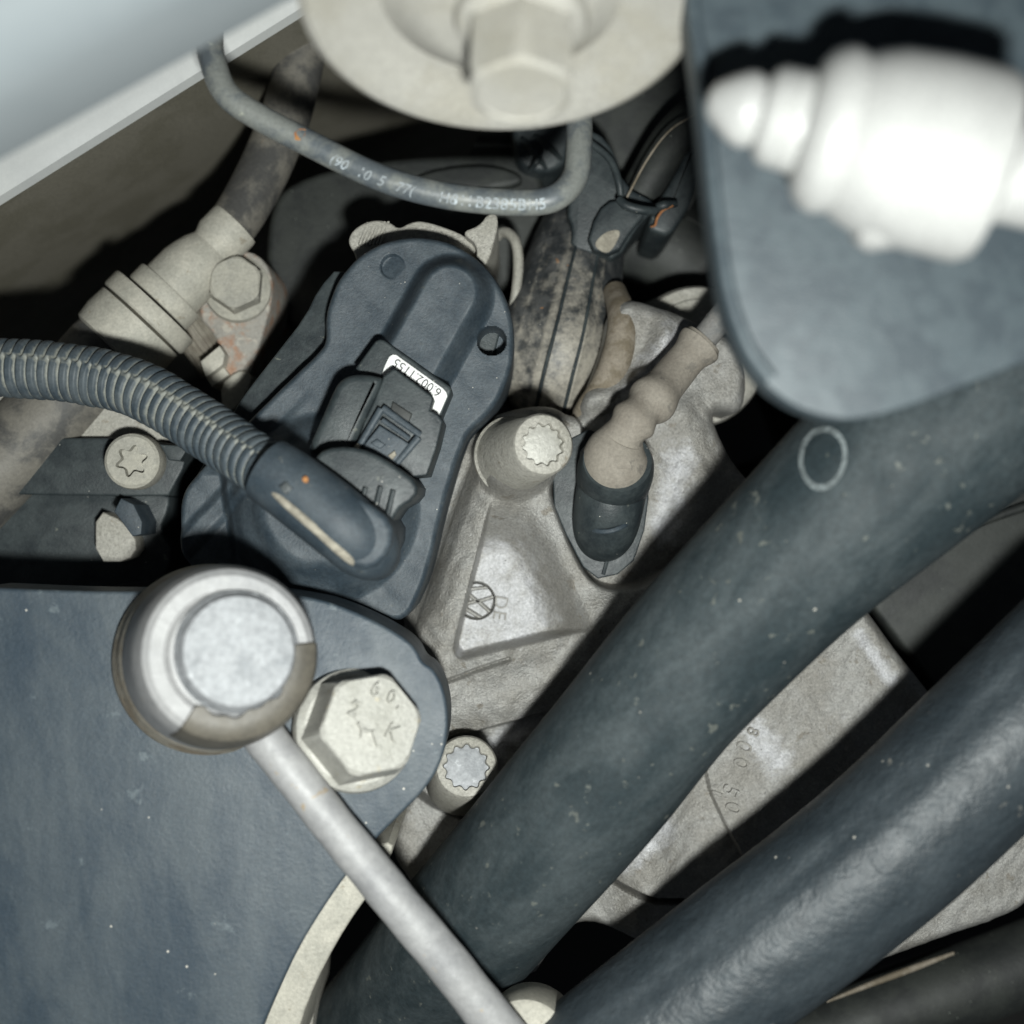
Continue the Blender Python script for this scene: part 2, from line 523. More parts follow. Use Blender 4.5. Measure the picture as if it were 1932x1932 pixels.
# ------------------------------------------------------------------ body panels, upper left
t = thing('inner_wing_panel', 'pale grey painted inner wing panel with a wall coloured dark olive for shade, upper left', 'body panel', P(300, 200, -.25))
A0, A1 = np.array(P(-500, 690, .0)), np.array(P(1300, -435, .0))
d = (A1 - A0) / np.linalg.norm(A1 - A0)
nrm = np.array([-d[1], d[0], 0])            # up-left in plan
def sweep2(profile, n=30):
    V, F = [], []
    for i in range(n + 1):
        p = A0 + (A1 - A0) * i / n
        for (u, z) in profile:
            q = p + nrm * u; V.append(Vector((q[0], q[1], z)))
    m = len(profile)
    for i in range(n):
        for k in range(m - 1):
            F.append((i * m + k, i * m + k + 1, (i + 1) * m + k + 1, (i + 1) * m + k))
    return V, F
mk('flange', sweep2([(.20, .020), (.08, .012), (.03, .006), (.004, .001), (.001, -.0005), (0, -.003), (.002, -.006)]), M['wing'], t)
mk('wall_sheet', sweep2([(.003, -.0045), (.0026, -.05), (.006, -.10), (.004, -.16), (-.004, -.28)]), M['wing_shade'], t)

t = thing('fender_lip', 'blurred blue-grey painted fender lip closest to the camera, top left corner', 'body panel', P(250, 40, .14))
zt = .15
lip = []
p0, p1 = P(-700, 500, zt), P(800, -330, zt)
dd = (p1 - p0).normalized(); nn_ = Vector((-dd.y, dd.x, 0))
prof = [(-.000, -.030), (-.0005, -.012), (.002, -.004), (.007, .000), (.016, .003), (.03, .004), (.06, .002), (.14, -.01)]
V, F = [], []
for i in range(21):
    p = p0.lerp(p1, i / 20)
    for u, z in prof: V.append(p + nn_ * u + Vector((0, 0, z)))
m_ = len(prof)
for i in range(20):
    for k in range(m_ - 1): F.append((i * m_ + k, i * m_ + k + 1, (i + 1) * m_ + k + 1, (i + 1) * m_ + k))
mk('lip_sheet', (V, F), M['fender'], t)

# ================================================================== GEARBOX CASTING
g = thing('gearbox_housing', 'beige cast aluminium gearbox housing with raised emblem in a triangular pocket', 'gearbox', P(1100, 1200, -.09))
OUT = [(905, 795), (960, 770), (1040, 760), (1085, 790), (1105, 740), (1140, 650), (1150, 580), (1185, 547), (1265, 572), (1345, 606), (1420, 640),
       (1425, 780), (1350, 765), (1375, 830), (1410, 890), (1480, 960), (1600, 1090), (1660, 1170), (1760, 1300), (2000, 1600), (2000, 1720), (1690, 1822), (1520, 1890), (1300, 1960),
       (1250, 1880), (1240, 1800), (1165, 1775), (1100, 1765), (1062, 1790), (1030, 1840), (1005, 1880), (900, 1840), (800, 1760), (770, 1690), (730, 1640), (735, 1580), (770, 1500), (800, 1400), (800, 1300),
       (780, 1240), (750, 1180), (775, 1135), (803, 1100), (812, 1050), (820, 1010), (850, 905), (868, 835)]
FRONT = [(700, 700), (1000, 740), (1095, 780), (1105, 830), (1045, 905), (1042, 935), (1068, 1005), (1102, 1075), (1130, 1102), (1165, 1110), (1205, 1102), (1250, 1080), (1330, 1040),
         (1420, 1010), (1700, 1060), (2200, 1400), (2200, 2100), (1000, 2100), (600, 1900)]
FRONTs = chaikin(FRONT, 2)
def zcast(x, y, sd):
    f = poly_sd(x, y, FRONTs)
    z = -.008 + .008 * sstep(4, -6, f)
    rear = sstep(0, 25, f)
    # rear casting: dished face, raised round flange and curved ridge
    z += rear * (.004 * soft(np.abs(np.hypot(x - 1110, y - 600) - 150), 38) * sstep(560, 640, y) + 0 * x)
    z += rear * .002 * sstep(1320, 1220, x + .35 * (y - 800)) * sstep(1000, 930, y)
    z += rear * .003 * soft(pl_d(x, y, [(1290, 780), (1330, 900), (1300, 1010)]), 60)
    front = sstep(2, -10, f)
    # boss, ribs and pocket on the front face
    z += front * .009 * soft(np.hypot(x - 972, y - 862) - 42, 46)
    z += front * .0055 * soft(pl_d(x, y, [(940, 930), (900, 1040), (850, 1190), (835, 1260)]), 78)
    z += front * .0035 * soft(pl_d(x, y, [(1012, 930), (1062, 1050), (1120, 1150)]), 80)
    z += front * .0050 * soft(pl_d(x, y, [(830, 1330), (960, 1300), (1090, 1245), (1180, 1160), (1300, 1070)]), 92)
    z -= front * .0045 * soft(pl_d(x, y, [(885, 860), (828, 1020), (800, 1110), (765, 1180)]), 36)
    z += .0010 * sstep(-1.5, 1.5, x - (846 - (y - 1000) * .34)) * sstep(860, 900, y) * sstep(1240, 1180, y)
    # pocket
    lx = x - (920 - (y - 970) * .250)                   # right of the left wall
    by = (1245 - (x - 868) * .245) - y                  # above the bottom wall
    rx = (1012 + (y - 960) * .42) - x                   # left of the right wall
    ty = y - 955
    pk = sstep(-3, 5, lx) * sstep(-4, 10, by) * sstep(-18, 95, rx) * sstep(-20, 100, ty)
    corner = np.hypot(np.maximum(0, 40 - lx), np.maximum(0, 40 - by))
    pk *= sstep(43, 37, corner)
    z = z * (1 - pk) + pk * (-.0085 - .0012 * sstep(-10, 90, by))
    # lower ledge and creases
    low = sstep(0, 16, y - (1388 - (x - 850) * .265))
    z -= front * low * .009 * sstep(1250, 1120, x)
    z -= .0022 * soft(pl_d(x, y, [(838, 1282), (900, 1262), (960, 1243)]), 6)
    # right-hand strip between the hoses
    far = sstep(1180, 1330, x) * sstep(1050, 1180, y)
    z -= far * .004
    z -= far * .0035 * sstep(2, -2, poly_sd(x, y, [(1120, 1500), (1330, 1430), (1345, 1500), (1372, 1560), (1405, 1620), (1500, 1800), (1100, 1800)]))
    z -= .010 * soft(pl_d(x, y, [(1138, 1666), (1180, 1686), (1240, 1708), (1300, 1716)]), 7)
    z -= .006 * soft(pl_d(x, y, [(1560, 1800), (1610, 1868)]), 4)
    z -= .008 * soft(pl_d(x, y, [(770, 1500), (815, 1532), (850, 1548), (900, 1560)]), 9)
    # rounded rim
    e = -sd
    z -= .006 * (1 - bump2(np.maximum(0, 26 - e), 26.001))
    # uneven cast surface
    z += .00022 * np.sin(x / 9.1 + np.sin(y / 13.)) * np.sin(y / 10.7 + 1.7 * np.sin(x / 17.)) + .0004 * np.sin(x / 41. + .8) * np.sin(y / 37.)
    return z
def worn(x, y):
    lx = x - (920 - (y - 970) * .250); by = (1245 - (x - 868) * .245) - y; rx = (1012 + (y - 960) * .42) - x
    a = sstep(-2, 12, lx) * sstep(0, 14, by) * sstep(10, 100, rx) * sstep(985, 1050, y) * .46
    a += .5 * soft(pl_d(x, y, [(1190, 790), (1240, 700), (1290, 640)]), 70) + .45 * soft(pl_d(x, y, [(1290, 860), (1260, 1000)]), 60)
    a += .5 * soft(pl_d(x, y, [(1430, 1390), (1470, 1440)]), 60) + .5 * soft(pl_d(x, y, [(1170, 1640), (1260, 1570)]), 45) + .5 * soft(pl_d(x, y, [(1630, 1200), (1690, 1290)]), 26)
    a += .4 * soft(pl_d(x, y, [(930, 1420), (1010, 1370)]), 50) + .24
    return np.clip(a, 0, 1)
gv, gf, ga = hfield(OUT, 2.2, zcast, 0, -.09, attr=worn)
mk('housing_wall', (gv, gf), M['alu'], g, sharp=60, dust=ga)

def zat(x, y): return float(zcast(np.array([[float(x)]]), np.array([[float(y)]]), np.array([[-100.]]))[0, 0])
# emblem: ring with V above W, cast in relief on the pocket floor
zp = -.0098
def stroke(pts, w, z0, z1):
    V, F = [], []
    for a, b in zip(pts[:-1], pts[1:]):
        a, b = Vector(a), Vector(b); dd = (b - a).normalized(); n2 = Vector((-dd.y, dd.x)) * w / 2
        a2, b2 = a - dd * w * .3, b + dd * w * .3
        k = len(V)
        for z in (z0, z1):
            q = n2 * 1.15 if z == z0 else n2 * .42
            for p in (a2 - q, b2 - q, b2 + q, a2 + q): V.append(Vector((p.x, p.y, z)))
        F += [(k, k + 1, k + 2, k + 3), (k + 4, k + 5, k + 6, k + 7)] + [(k + i, k + (i + 1) % 4, k + 4 + (i + 1) % 4, k + 4 + i) for i in range(4)]
    return V, F
er = S(35, 0)
ring = [(math.cos(a) * er, math.sin(a) * er) for a in np.linspace(0, 2 * math.pi, 49)]
sc_ = lambda pts: [(x * er, y * er) for x, y in pts]
emb = join(stroke(ring, er * .19, -.0010, .0003),
           stroke(sc_([(-.42, .84), (0, .12), (.42, .84)]), er * .24, -.0010, .00025),
           stroke(sc_([(-.86, .42), (-.44, -.82), (0, .02), (.44, -.82), (.86, .42)]), er * .24, -.0010, .00025))
ex = P(897, 1138, 0)
mk('emblem', place(emb, Vector((ex.x, ex.y, zat(910, 1130) + .0005)), R(-103)), M['alu'], g, sharp=20)
for ch, (x, y) in (('D', (944, 1141)), ('E', (941, 1166))):
    q = P(x, y, 0)
    mk('cast_letter', place(text_geo(ch, S(37), .0014), Vector((q.x, q.y, zat(x, y) + .0001)), R(-100)), M['alu'], g, sharp=20)
for ch, (x, y), sz in (('8', (1424, 1384), 26), ('0', (1407, 1413), 34), ('0', (1401, 1445), 34), ('5', (1381, 1497), 36), ('0', (1386, 1530), 36), ('1', (1356, 1500), 24)):
    q = P(x, y, 0)
    mk('cast_letter', place(text_geo(ch, S(sz * 1.25), .0014), Vector((q.x, q.y, zat(x, y) + .0006)), R(-112)), M['alu'], g, sharp=20)

# bolts in the casting
def xzn_bolt(parent, base, axis, r, h, rs, star_n=12, m1='boltdust', m2='zinc', rot=0, flange=None, depth=.0022):
    rings = []
    if flange: rings += [(flange * 1.06, 0), (flange * 1.06, flange * .14), (flange, flange * .2)]
    else: rings += [(r, 0)]
    st = starr(rs * .86, rs, star_n)
    rings += [(r * 1.24, h * .2), (r * 1.03, h - r * .16), (r * .955, h - r * .035), (r * .86, h), (lambda t: st(t) * 1.04, h), (st, h - .0003), (st, h - depth)]
    b = mk('bolt', lathe(rings[:-1] + [(st, h - depth)], base, axis, 144, rot), M[m1], parent, sharp=32)
    mk('socket_fill', lathe([(lambda t: st(t) * 1.0, h - depth * .9), (lambda t: st(t) * .97, h - depth * .55), (rs * .82, h - depth * .5), (rs * .74, h - depth * .42), (rs * .45, h - depth * .30), (rs * .12, h - depth * .26)], base, axis, 144, rot), M[m2], b, sharp=60)
    return b
a_ = P(1026, 838, .033) - P(968, 862, .006)
xzn_bolt(g, P(968, 862, .004), a_, S(58, .03), a_.length, S(41, .03), flange=S(74, .01), rot=.2, m2='bolt', m1='alu_far')
a_ = P(880, 1446, .017) - P(868, 1476, -.012)
xzn_bolt(g, P(868, 1476, -.012), a_, S(57, .01), a_.length, S(43, .01), rot=.5, m1='alu_far')

# loose round flange behind the sensor lead
t = thing('round_metal_flange', 'thick pale metal flange half hidden by the dark bracket tip', 'flange', P(1320, 690, -.08))
c = P(1318, 672, -.03)
rf = S(138, -.02)
mk('flange_disc', lathe([(rf, -.05), (rf, -.004), (rf * .985, -.0012), (rf * .95, 0), (rf * .80, .0004), (rf * .785, .0018), (rf * .70, .0022), (rf * .3, .0022)], c, (0.10, -.05, 1), 96), M['alu_far'], t)

# ================================================================== REAR PARTS (upper middle)
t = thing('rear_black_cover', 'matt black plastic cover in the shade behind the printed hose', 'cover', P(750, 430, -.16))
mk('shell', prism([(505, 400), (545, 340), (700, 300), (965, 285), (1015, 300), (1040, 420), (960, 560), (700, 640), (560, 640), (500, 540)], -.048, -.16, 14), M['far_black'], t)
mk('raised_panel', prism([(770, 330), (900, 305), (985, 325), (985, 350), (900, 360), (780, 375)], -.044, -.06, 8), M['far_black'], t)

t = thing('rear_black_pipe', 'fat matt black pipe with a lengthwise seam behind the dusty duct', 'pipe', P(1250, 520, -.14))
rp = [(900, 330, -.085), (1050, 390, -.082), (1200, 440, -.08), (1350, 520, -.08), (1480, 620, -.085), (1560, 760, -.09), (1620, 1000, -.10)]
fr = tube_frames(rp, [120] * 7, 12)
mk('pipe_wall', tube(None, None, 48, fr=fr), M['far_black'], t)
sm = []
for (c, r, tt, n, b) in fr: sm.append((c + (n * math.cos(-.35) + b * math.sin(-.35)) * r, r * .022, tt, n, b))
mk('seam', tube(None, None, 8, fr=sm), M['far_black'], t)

t = thing('starter_flange', 'beige cast flange with ribbed ears peeping above the round black cover', 'flange', P(800, 470, -.08))
mk('flange_plate', prism([(655, 458), (664, 434), (690, 418), (715, 414), (738, 420), (752, 432), (775, 418), (800, 416), (850, 432), (880, 446), (900, 470), (930, 560), (900, 650), (700, 620), (672, 480)], .004, -.085, 5), M['alu_far'], t)
mk('fin', prism([(868, 438), (905, 425), (920, 402), (940, 402), (938, 440), (918, 505), (895, 500), (902, 462)], .009, -.07, 5), M['alu_far'], t)
for k in range(7):
    x = 694 + k * 6.5
    mk('rib', tube([(x, 420 - k * .3, .0035), (x - 16, 462, .0045)], [2.6, 2.6], 8, 2), M['alu_far'], t)
mk('hook', tube([(925, 460, -.03), (950, 438, -.025), (972, 455, -.022), (978, 500, -.022), (972, 560, -.022), (960, 620, -.025)], [9, 10, 10, 10, 9, 8], 14, 8), M['alu_far'], t)

t = thing('dusty_duct', 'fluted black plastic duct caked in beige dust with rusty streaks', 'duct', P(1050, 620, -.09))
fr = tube_frames([(1110, 380, -.045), (1095, 450, -.038), (1075, 540, -.032), (1056, 630, -.028), (1044, 680, -.028), (1039, 702, -.032), (1037, 712, -.038)], [66, 82, 98, 110, 114, 108, 84], 14)
nF = len(fr)
def flute(i, a):
    k = sstep(.12, .3, np.array(i / nF)) * (1 - sstep(.72, .86, np.array(i / nF)))
    s = math.cos(5 * a + .9)
    return 1 + .012 * math.sin(i * .31 + 2 * a) + float(k) * .03 * (1 if s > .35 else -1 if s < -.5 else s)
geo = tube(None, None, 108, fr=fr, rad=flute)
du = []
for i in range(nF):
    for k in range(108):
        a = 2 * math.pi * k / 108
        s = math.cos(5 * a + .9)
        du.append(.18 + .80 * (i / nF) ** 1.4 + .10 * math.sin(3 * a + 5 * i / nF) + (.12 if -.5 < s < -.2 else 0))
mk('duct_wall', geo, M['duct'], t, sharp=25, dust=du)
for a in (-.42, .02):
    pts = []
    for i in range(int(nF * .22), int(nF * .78)):
        c, r, tt, n, b = fr[i]; al = a + .12 * (i / nF)
        pts.append((c + (n * math.cos(al) + b * math.sin(al)) * r * 1.035, r * .03, tt, n, b))
    mk('fin', tube(None, None, 8, fr=pts), M['plastic_dk'], t)
mk('collar', tube([(1020, 705, -.056), (1034, 745, -.056), (1064, 775, -.056)], [78, 80, 58], 32, 6), M['plastic_dk'], t)

t = thing('brown_seal', 'curved brown dusty rubber seal beside the fluted duct', 'seal', P(1140, 680, -.05))
mk('seal_ring', tube([(1160, 550, -.020), (1174, 600, -.010), (1168, 660, -.007), (1142, 725, -.007), (1106, 772, -.010), (1090, 790, -.016)], [22, 28, 30, 28, 22, 14], 24, 8), M['seal'], t)

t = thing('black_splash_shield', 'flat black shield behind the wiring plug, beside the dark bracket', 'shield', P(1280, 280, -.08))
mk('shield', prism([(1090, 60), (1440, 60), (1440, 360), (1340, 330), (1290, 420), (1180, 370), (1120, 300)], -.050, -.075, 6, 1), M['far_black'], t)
# black plug and its lead, upper middle
t = thing('black_wiring_plug', 'black square wiring plug with a pale dust patch above the duct', 'plug', P(1140, 400, -.05))
mk('plug_body', prism([(1068, 400), (1085, 330), (1095, 250), (1128, 246), (1160, 285), (1178, 350), (1240, 382), (1232, 398), (1205, 425), (1165, 491), (1120, 480), (1076, 467), (1080, 430)], -.020, -.055, 7, 1), M['plastic_dk'], t)
mk('plug_face', prism([(1125, 400), (1160, 372), (1200, 392), (1222, 402), (1196, 428), (1162, 484), (1105, 468)], -.016, -.03, 6, 1), M['plastic_dk'], t)
mk('side_rib', tube([(1104, 262, -.016), (1150, 300, -.014), (1168, 345, -.013), (1172, 378, -.014)], [7, 7, 7, 6], 12, 6), M['plastic_dk'], t)
mk('retaining_clip', tube([(1168, 376, -.012), (1182, 388, -.011), (1210, 396, -.011), (1236, 398, -.013)], [8, 9, 9, 8], 12, 6), M['plastic_dk'], t)
mk('dust_patch', prism([(1118, 462), (1140, 438), (1165, 432), (1172, 440), (1154, 474), (1140, 478)], -.0158, -.0165, 1, 2), M['dirt'], t)
mk('lead', tube([(1190, 390, -.03), (1230, 330, -.03), (1275, 265, -.03), (1330, 215, -.03), (1420, 150, -.03)], [34, 42, 46, 48, 48], 28, 8), M['far_black'], t)
mk('lead_seam', tube([(1183, 372, -.018), (1222, 300, -.014), (1265, 245, -.012), (1320, 212, -.012)], [2.2, 2.2, 2.2, 2.2], 8, 8), M['seal'], t)

t = thing('glossy_black_clip', 'small glossy black clip with a frayed tan thread next to the plug', 'clip', P(1270, 370, -.05))
mk('clip_body', prism([(1222, 432), (1230, 395), (1262, 350), (1300, 275), (1316, 278), (1318, 330), (1306, 378), (1284, 420), (1262, 445), (1240, 440)], -.024, -.06, 9, 1), M['plastic_dk'], t)
mk('clip_bar', tube([(1228, 398, -.022), (1250, 388, -.018), (1275, 384, -.02)], [8, 9, 7], 12, 5), M['plastic_dk'], t)
mk('thread', tube([(1270, 388, -.018), (1250, 398, -.018), (1240, 412, -.019), (1236, 425, -.020), (1228, 428, -.021)], [1.6, 2.2, 2.4, 2.2, 1.4], 8, 5), M['rust'], t)

t = thing('black_loom_wrap', 'crumpled black loom wrap glimpsed inside the bend of the printed hose', 'wiring loom', P(1015, 285, -.06))
mk('wrap', prism([(960, 180), (1090, 180), (1075, 300), (1040, 326), (1000, 322), (972, 305), (968, 260)], -.04, -.075, 12, 1), M['plastic_dk'], t)
for k, (a, b) in enumerate((((985, 262), (1030, 318)), ((1010, 258), (1058, 300)), ((1000, 322), (1022, 285)))):
    mk('fold', tube([a + (-.037,), ((a[0] + b[0]) / 2 + 3, (a[1] + b[1]) / 2, -.034), b + (-.039,)], [4, 6, 4], 10, 5), M['plastic_dk'], t)

# ================================================================== LEFT SIDE PARTS
t = thing('coolant_hose', 'dusty black rubber hose running down into the alloy pipe fitting', 'hose', P(540, 200, -.05))
mk('hose_wall', tube([(600, -160, -.035), (584, 0, -.035), (566, 110, -.034), (540, 215, -.032), (503, 310, -.028), (462, 388, -.023), (428, 440, -.019)], [46, 46, 46, 47, 48, 47, 46], 40, 12), M['hose_dust'], t)

t = thing('alloy_pipe_fitting', 'cast alloy pipe fitting with stacked flanges clamping the dusty rubber hose', 'pipe fitting', P(330, 540, -.05))
o_, e_ = P(447, 420, -.020), P(250, 622, -.016)
ax = (e_ - o_); LL = ax.length; ax.normalize()
def fx(px): return px / 283.0 * LL
q = S(1, -.015)
mk('collar', lathe([(43 * q, fx(2)), (50 * q, fx(4)), (51 * q, fx(10)), (51 * q, fx(48)), (47 * q, fx(58)), (44 * q, fx(66)), (45 * q, fx(72))], o_, ax, 64), M['fitting'], t)
mk('body', lathe([(44.5 * q, fx(70)), (52 * q, fx(86)), (58 * q, fx(108)), (62 * q, fx(130)), (63 * q, fx(182))], o_, ax, 64), M['fitting'], t)
mk('flange', lathe([(60 * q, fx(178)), (70 * q, fx(179)), (72 * q, fx(182)), (72 * q, fx(212)), (70 * q, fx(215)), (60 * q, fx(216))], o_, ax, 64), M['fitting'], t)
mk('flange', lathe([(60 * q, fx(220)), (94 * q, fx(221)), (96 * q, fx(224)), (96 * q, fx(252)), (93 * q, fx(256)), (60 * q, fx(257))], o_, ax, 64), M['fitting'], t)
mk('pipe_stub', lathe([(60 * q, fx(255)), (92 * q, fx(262)), (94 * q, fx(300)), (90 * q, fx(330)), (80 * q, fx(336))], o_, ax, 64), M['fitting'], t)
mk('rubber_sleeve', lathe([(74 * q, fx(330)), (82 * q, fx(334)), (84 * q, fx(350)), (80 * q, fx(420)), (80 * q, fx(760))], o_, ax, 64), M['hose_dust'], t)

t = thing('rusty_mounting_lug', 'rust-tinged steel lug with a dusty hex bolt below the pipe fitting', 'bracket', P(450, 600, -.07))
mk('lug_plate', prism([(395, 520), (420, 485), (465, 470), (500, 490), (515, 530), (512, 575), (500, 615), (490, 650), (478, 690), (470, 712), (430, 720), (418, 690), (412, 650), (400, 625), (375, 600), (378, 560)], -.022, -.075, 6), M['rusty'], t)
b0 = P(450, 548, -.023)
rb = S(51, -.015)
b = mk('bolt', lathe([(rb * 1.24, -.003), (rb * 1.27, .001), (rb * 1.22, .0024), (rb * 1.0, .0034), (hexr(rb * .90), .0034), (hexr(rb * .90), .0085), (hexr(rb * .90, 6, rb * .95), .0093), (hexr(rb * .84, 6, rb * .86), .0097)], b0, (.10, .08, 1), 96, .45), M['boltdust'], t, sharp=28)

t = thing('toothed_sleeve', 'olive toothed sleeve and square nut under the alloy pipe fitting', 'sleeve', P(385, 640, -.07))
s0, s1 = P(352, 606, -.030), P(412, 690, -.030)
rs_ = S(37, -.03)
mk('sleeve', lathe([(lambda a: rs_ * .97 + rs_ * .07 * math.copysign(1, math.sin(22 * a)), 0), (lambda a: rs_ * .97 + rs_ * .07 * math.copysign(1, math.sin(22 * a)), (s1 - s0).length)], s0, s1 - s0, 176), M['thread'], t, sharp=25)
mk('nut', prism([(378, 682), (414, 652), (424, 668), (420, 688), (388, 712)], -.016, -.06, 2, 0), M['fitting'], t)
mk('washer', prism([(388, 712), (420, 690), (432, 706), (400, 730)], -.020, -.06, 2, 0), M['fitting'], t)
mk('foot', prism([(415, 725), (445, 700), (465, 698), (478, 720), (450, 770), (420, 780)], -.020, -.08, 5, 1), M['fitting'], t)

t = thing('copper_strip', 'small brown copper strip wedged between the lug and the black cover', 'strip', P(510, 625, -.075))
mk('strip', prism([(478, 640), (530, 610), (545, 612), (548, 625), (490, 655)], -.07, -.078, 2, 0), M['copper'], t)
t = thing('black_wedge_bracket', 'small black wedge-shaped bracket right of the dusty hex bolt', 'bracket', P(535, 565, -.08))
mk('wedge', prism([(508, 545), (520, 540), (575, 585), (555, 605), (500, 620), (512, 580)], -.06, -.09, 4, 0), M['plastic_dk'], t)
mk('rib', prism([(520, 542), (534, 556), (576, 586), (560, 598)], -.055, -.065, 2, 0), M['plastic'], t)

t = thing('left_casting_block', 'pale gritty casting block peeping below the corrugated conduit at the left edge', 'casting', P(250, 800, -.08))
mk('block', prism([(-120, 690), (200, 740), (330, 790), (362, 815), (350, 836), (200, 832), (-120, 840)], -.010, -.08, 6, 1), M['alu_far'], t)

t = thing('torx_bolted_plate', 'black plastic plate held by a dusty star-socket bolt at the left edge', 'plate', P(270, 880, -.06))
mk('plate', prism([(-140, 826), (240, 826), (330, 838), (357, 842), (345, 885), (318, 935), (230, 936), (-140, 930)], -.006, -.07, 4, 0), M['plastic_dk'], t)
mk('rib', prism([(300, 838), (356, 842), (340, 870), (318, 868)], .0, -.04, 3, 0), M['plastic_dk'], t)
r0 = S(51, -.015)
st = starr(S(20), S(30), 6)
mk('bolt', lathe([(r0 * .97, 0), (r0, .002), (r0, .006), (r0 * .96, .0078), (r0 * .86, .0084), (lambda a: st(a) * 1.03, .0084), (st, .0080), (st, .0056), (S(6), .0056)], P(263, 872, -.005), (.04, 0, 1), 120, .3), M['boltdust'], t, sharp=30)

t = thing('angled_black_bracket', 'angled black bracket between the star-socket bolt and the ball joint', 'bracket', P(280, 980, -.06))
mk('bracket_arm', prism([(-140, 930), (230, 928), (320, 930), (318, 960), (300, 1000), (330, 1040), (300, 1110), (-140, 1110)], -.012, -.08, 5, 1), M['plastic_dk'], t)
mk('leaf_plate', prism([(228, 940), (252, 952), (268, 985), (266, 1008), (250, 1012), (215, 965)], .002, -.05, 2, 0), M['plastic'], t)
mk('steel_edge', prism([(180, 960), (236, 985), (262, 1030), (240, 1060), (180, 1060)], -.004, -.06, 3, 1), M['alu_far'], t)

# ================================================================== BLACK ACTUATOR COVER
t = thing('round_black_cover', 'dusty black plastic cover with round top, moulded ridge and two dimples', 'cover', P(700, 850, -.03))
COV = [(622, 560), (640, 520), (680, 476), (733, 450), (790, 443), (850, 454), (908, 490), (950, 545), (971, 610), (970, 680), (950, 742), (920, 786), (884, 815), (866, 860), (848, 920), (830, 985),
       (817, 1045), (800, 1105), (765, 1178), (700, 1160), (600, 1150), (500, 1130), (400, 1110), (335, 1060), (330, 1000), (330, 945), (348, 905), (400, 862), (470, 790), (545, 715), (604, 660), (614, 640), (612, 600)]
def zcov(x, y, sd):
    e = -sd
    z = .020 - .0024 * (1 - bump2(np.maximum(0, 12 - e), 12.001)) + 0 * x
    # long moulded ridge
    dr = seg_d(x, y, (852, 560), (735, 770))
    z += .0075 * sstep(84, 44, dr)
    dsc = seg_d(x, y, (735, 668), (700, 730))
    z += 0 * dsc
    # motor bulge and its step
    db = np.hypot((x - 612), (y - 960))
    z += .011 * sstep(186, 90, db)
    z += .0012 * soft(np.abs(db - 152), 30)
    # left shoulder
    z -= .004 * sstep(10, -14, x - (420 + (y - 900) * .15)) * sstep(860, 900, y)
    # round dimple and hole
    d1 = np.hypot(x - 741, y - 503); z -= sstep(24, 21, d1) * .0013 * np.clip(.55 - (x - 741 + (y - 503)) / 50., 0, 1)
    d2 = np.hypot(x - 928, y - 643); z -= .010 * sstep(28, 24, d2)
    # raised diagonal edge
    z += .0015 * sstep(30, 10, np.abs((x - 560) * .72 + (y - 800) * .69)) * sstep(600, 500, x)
    z += .00012 * np.sin(x / 23. + y / 31.) + .0001 * np.sin(x / 11. - y / 14.)
    return z
mk('cover_shell', hfield(COV, 2.0, zcov, .02, -.02), M['plastic'], t, sharp=50)
mk('base_frame', prism([(600, 545), (640, 500), (960, 560), (900, 800), (700, 1100), (420, 1050), (330, 960), (400, 850), (440, 778), (460, 745), (520, 668), (575, 598)], .011, -.045, 4, 1), M['plastic_dk'], t)

# wiring connector on the cover
Z2 = zoomer(840, 900, 460)
def ZL(pts): return [Z2(*p) for p in pts]
c_ = thing('wiring_connector', 'black wiring connector with latch and white number label on the cover', 'connector', P(740, 790, .02))
mk('socket_block', prism(ZL([(640, 540), (880, 215), (930, 192), (985, 205), (1060, 255), (1780, 765), (1795, 820), (1720, 1000), (1640, 1200), (1200, 1100), (900, 800)]), .0345, .015, 5, 0), M['plastic_dk'], c_)
mk('plug_shell', prism(ZL([(60, 1500), (230, 1130), (385, 775), (440, 700), (520, 640), (620, 612), (760, 612), (880, 632), (970, 660), (935, 780), (850, 950), (740, 1180), (665, 1370), (600, 1520), (560, 1600), (200, 1600)]), .042, .015, 16, 1, 5), M['plastic_dk'], c_)
mk('end_ring', prism(ZL([(70, 1510), (140, 1380), (260, 1310), (420, 1295), (560, 1320), (665, 1368), (640, 1480), (600, 1600), (900, 1800), (400, 1900), (120, 1620)]), .040, .015, 6, 1), M['plastic'], c_)
mk('latch_block', prism(ZL([(975, 640), (1050, 580), (1085, 552), (1125, 556), (1565, 880), (1575, 915), (1535, 1050), (1640, 1105), (1690, 1180), (1620, 1480), (1500, 1830), (1300, 1850), (1040, 1790), (640, 1500), (740, 1190), (860, 940)]), .0415, .015, 4, 0), M['plastic_dk'], c_)
mk('latch_slot', prism(ZL([(1085, 940), (1320, 1090), (1280, 1190), (1060, 1050)]), .0425, .03, 2, 0), M['far_black'], c_)
fr_ = [((965, 1020), (1420, 1345)), ((950, 1030), (690, 1470)), ((1400, 1370), (1060, 1770)), ((960, 1160), (1290, 1390))]
for k, (a, b) in enumerate(fr_):
    a, b = Z2(*a), Z2(*b)
    mk('latch_rail', tube([a + (.044,), b + (.0435,)], [7.5, 6.5] if k != 3 else [5, 5], 10, 3), M['plastic'], c_)
tg = mk('latch_tongue', prism(ZL([(930, 1225), (1290, 1450), (1060, 1740), (720, 1490)]), .0440, .03, 3, 0), M['plastic'], c_)
mk('tongue_pip', prism(ZL([(820, 1440), (900, 1390), (1000, 1460), (930, 1510)]), .0448, .043, 2, 0), M['plastic'], tg)
mk('dust_crumb', prism(ZL([(1030, 1590), (1110, 1530), (1130, 1580), (1080, 1640)]), .0450, .0435, 2, 0), M['dirt'], tg)
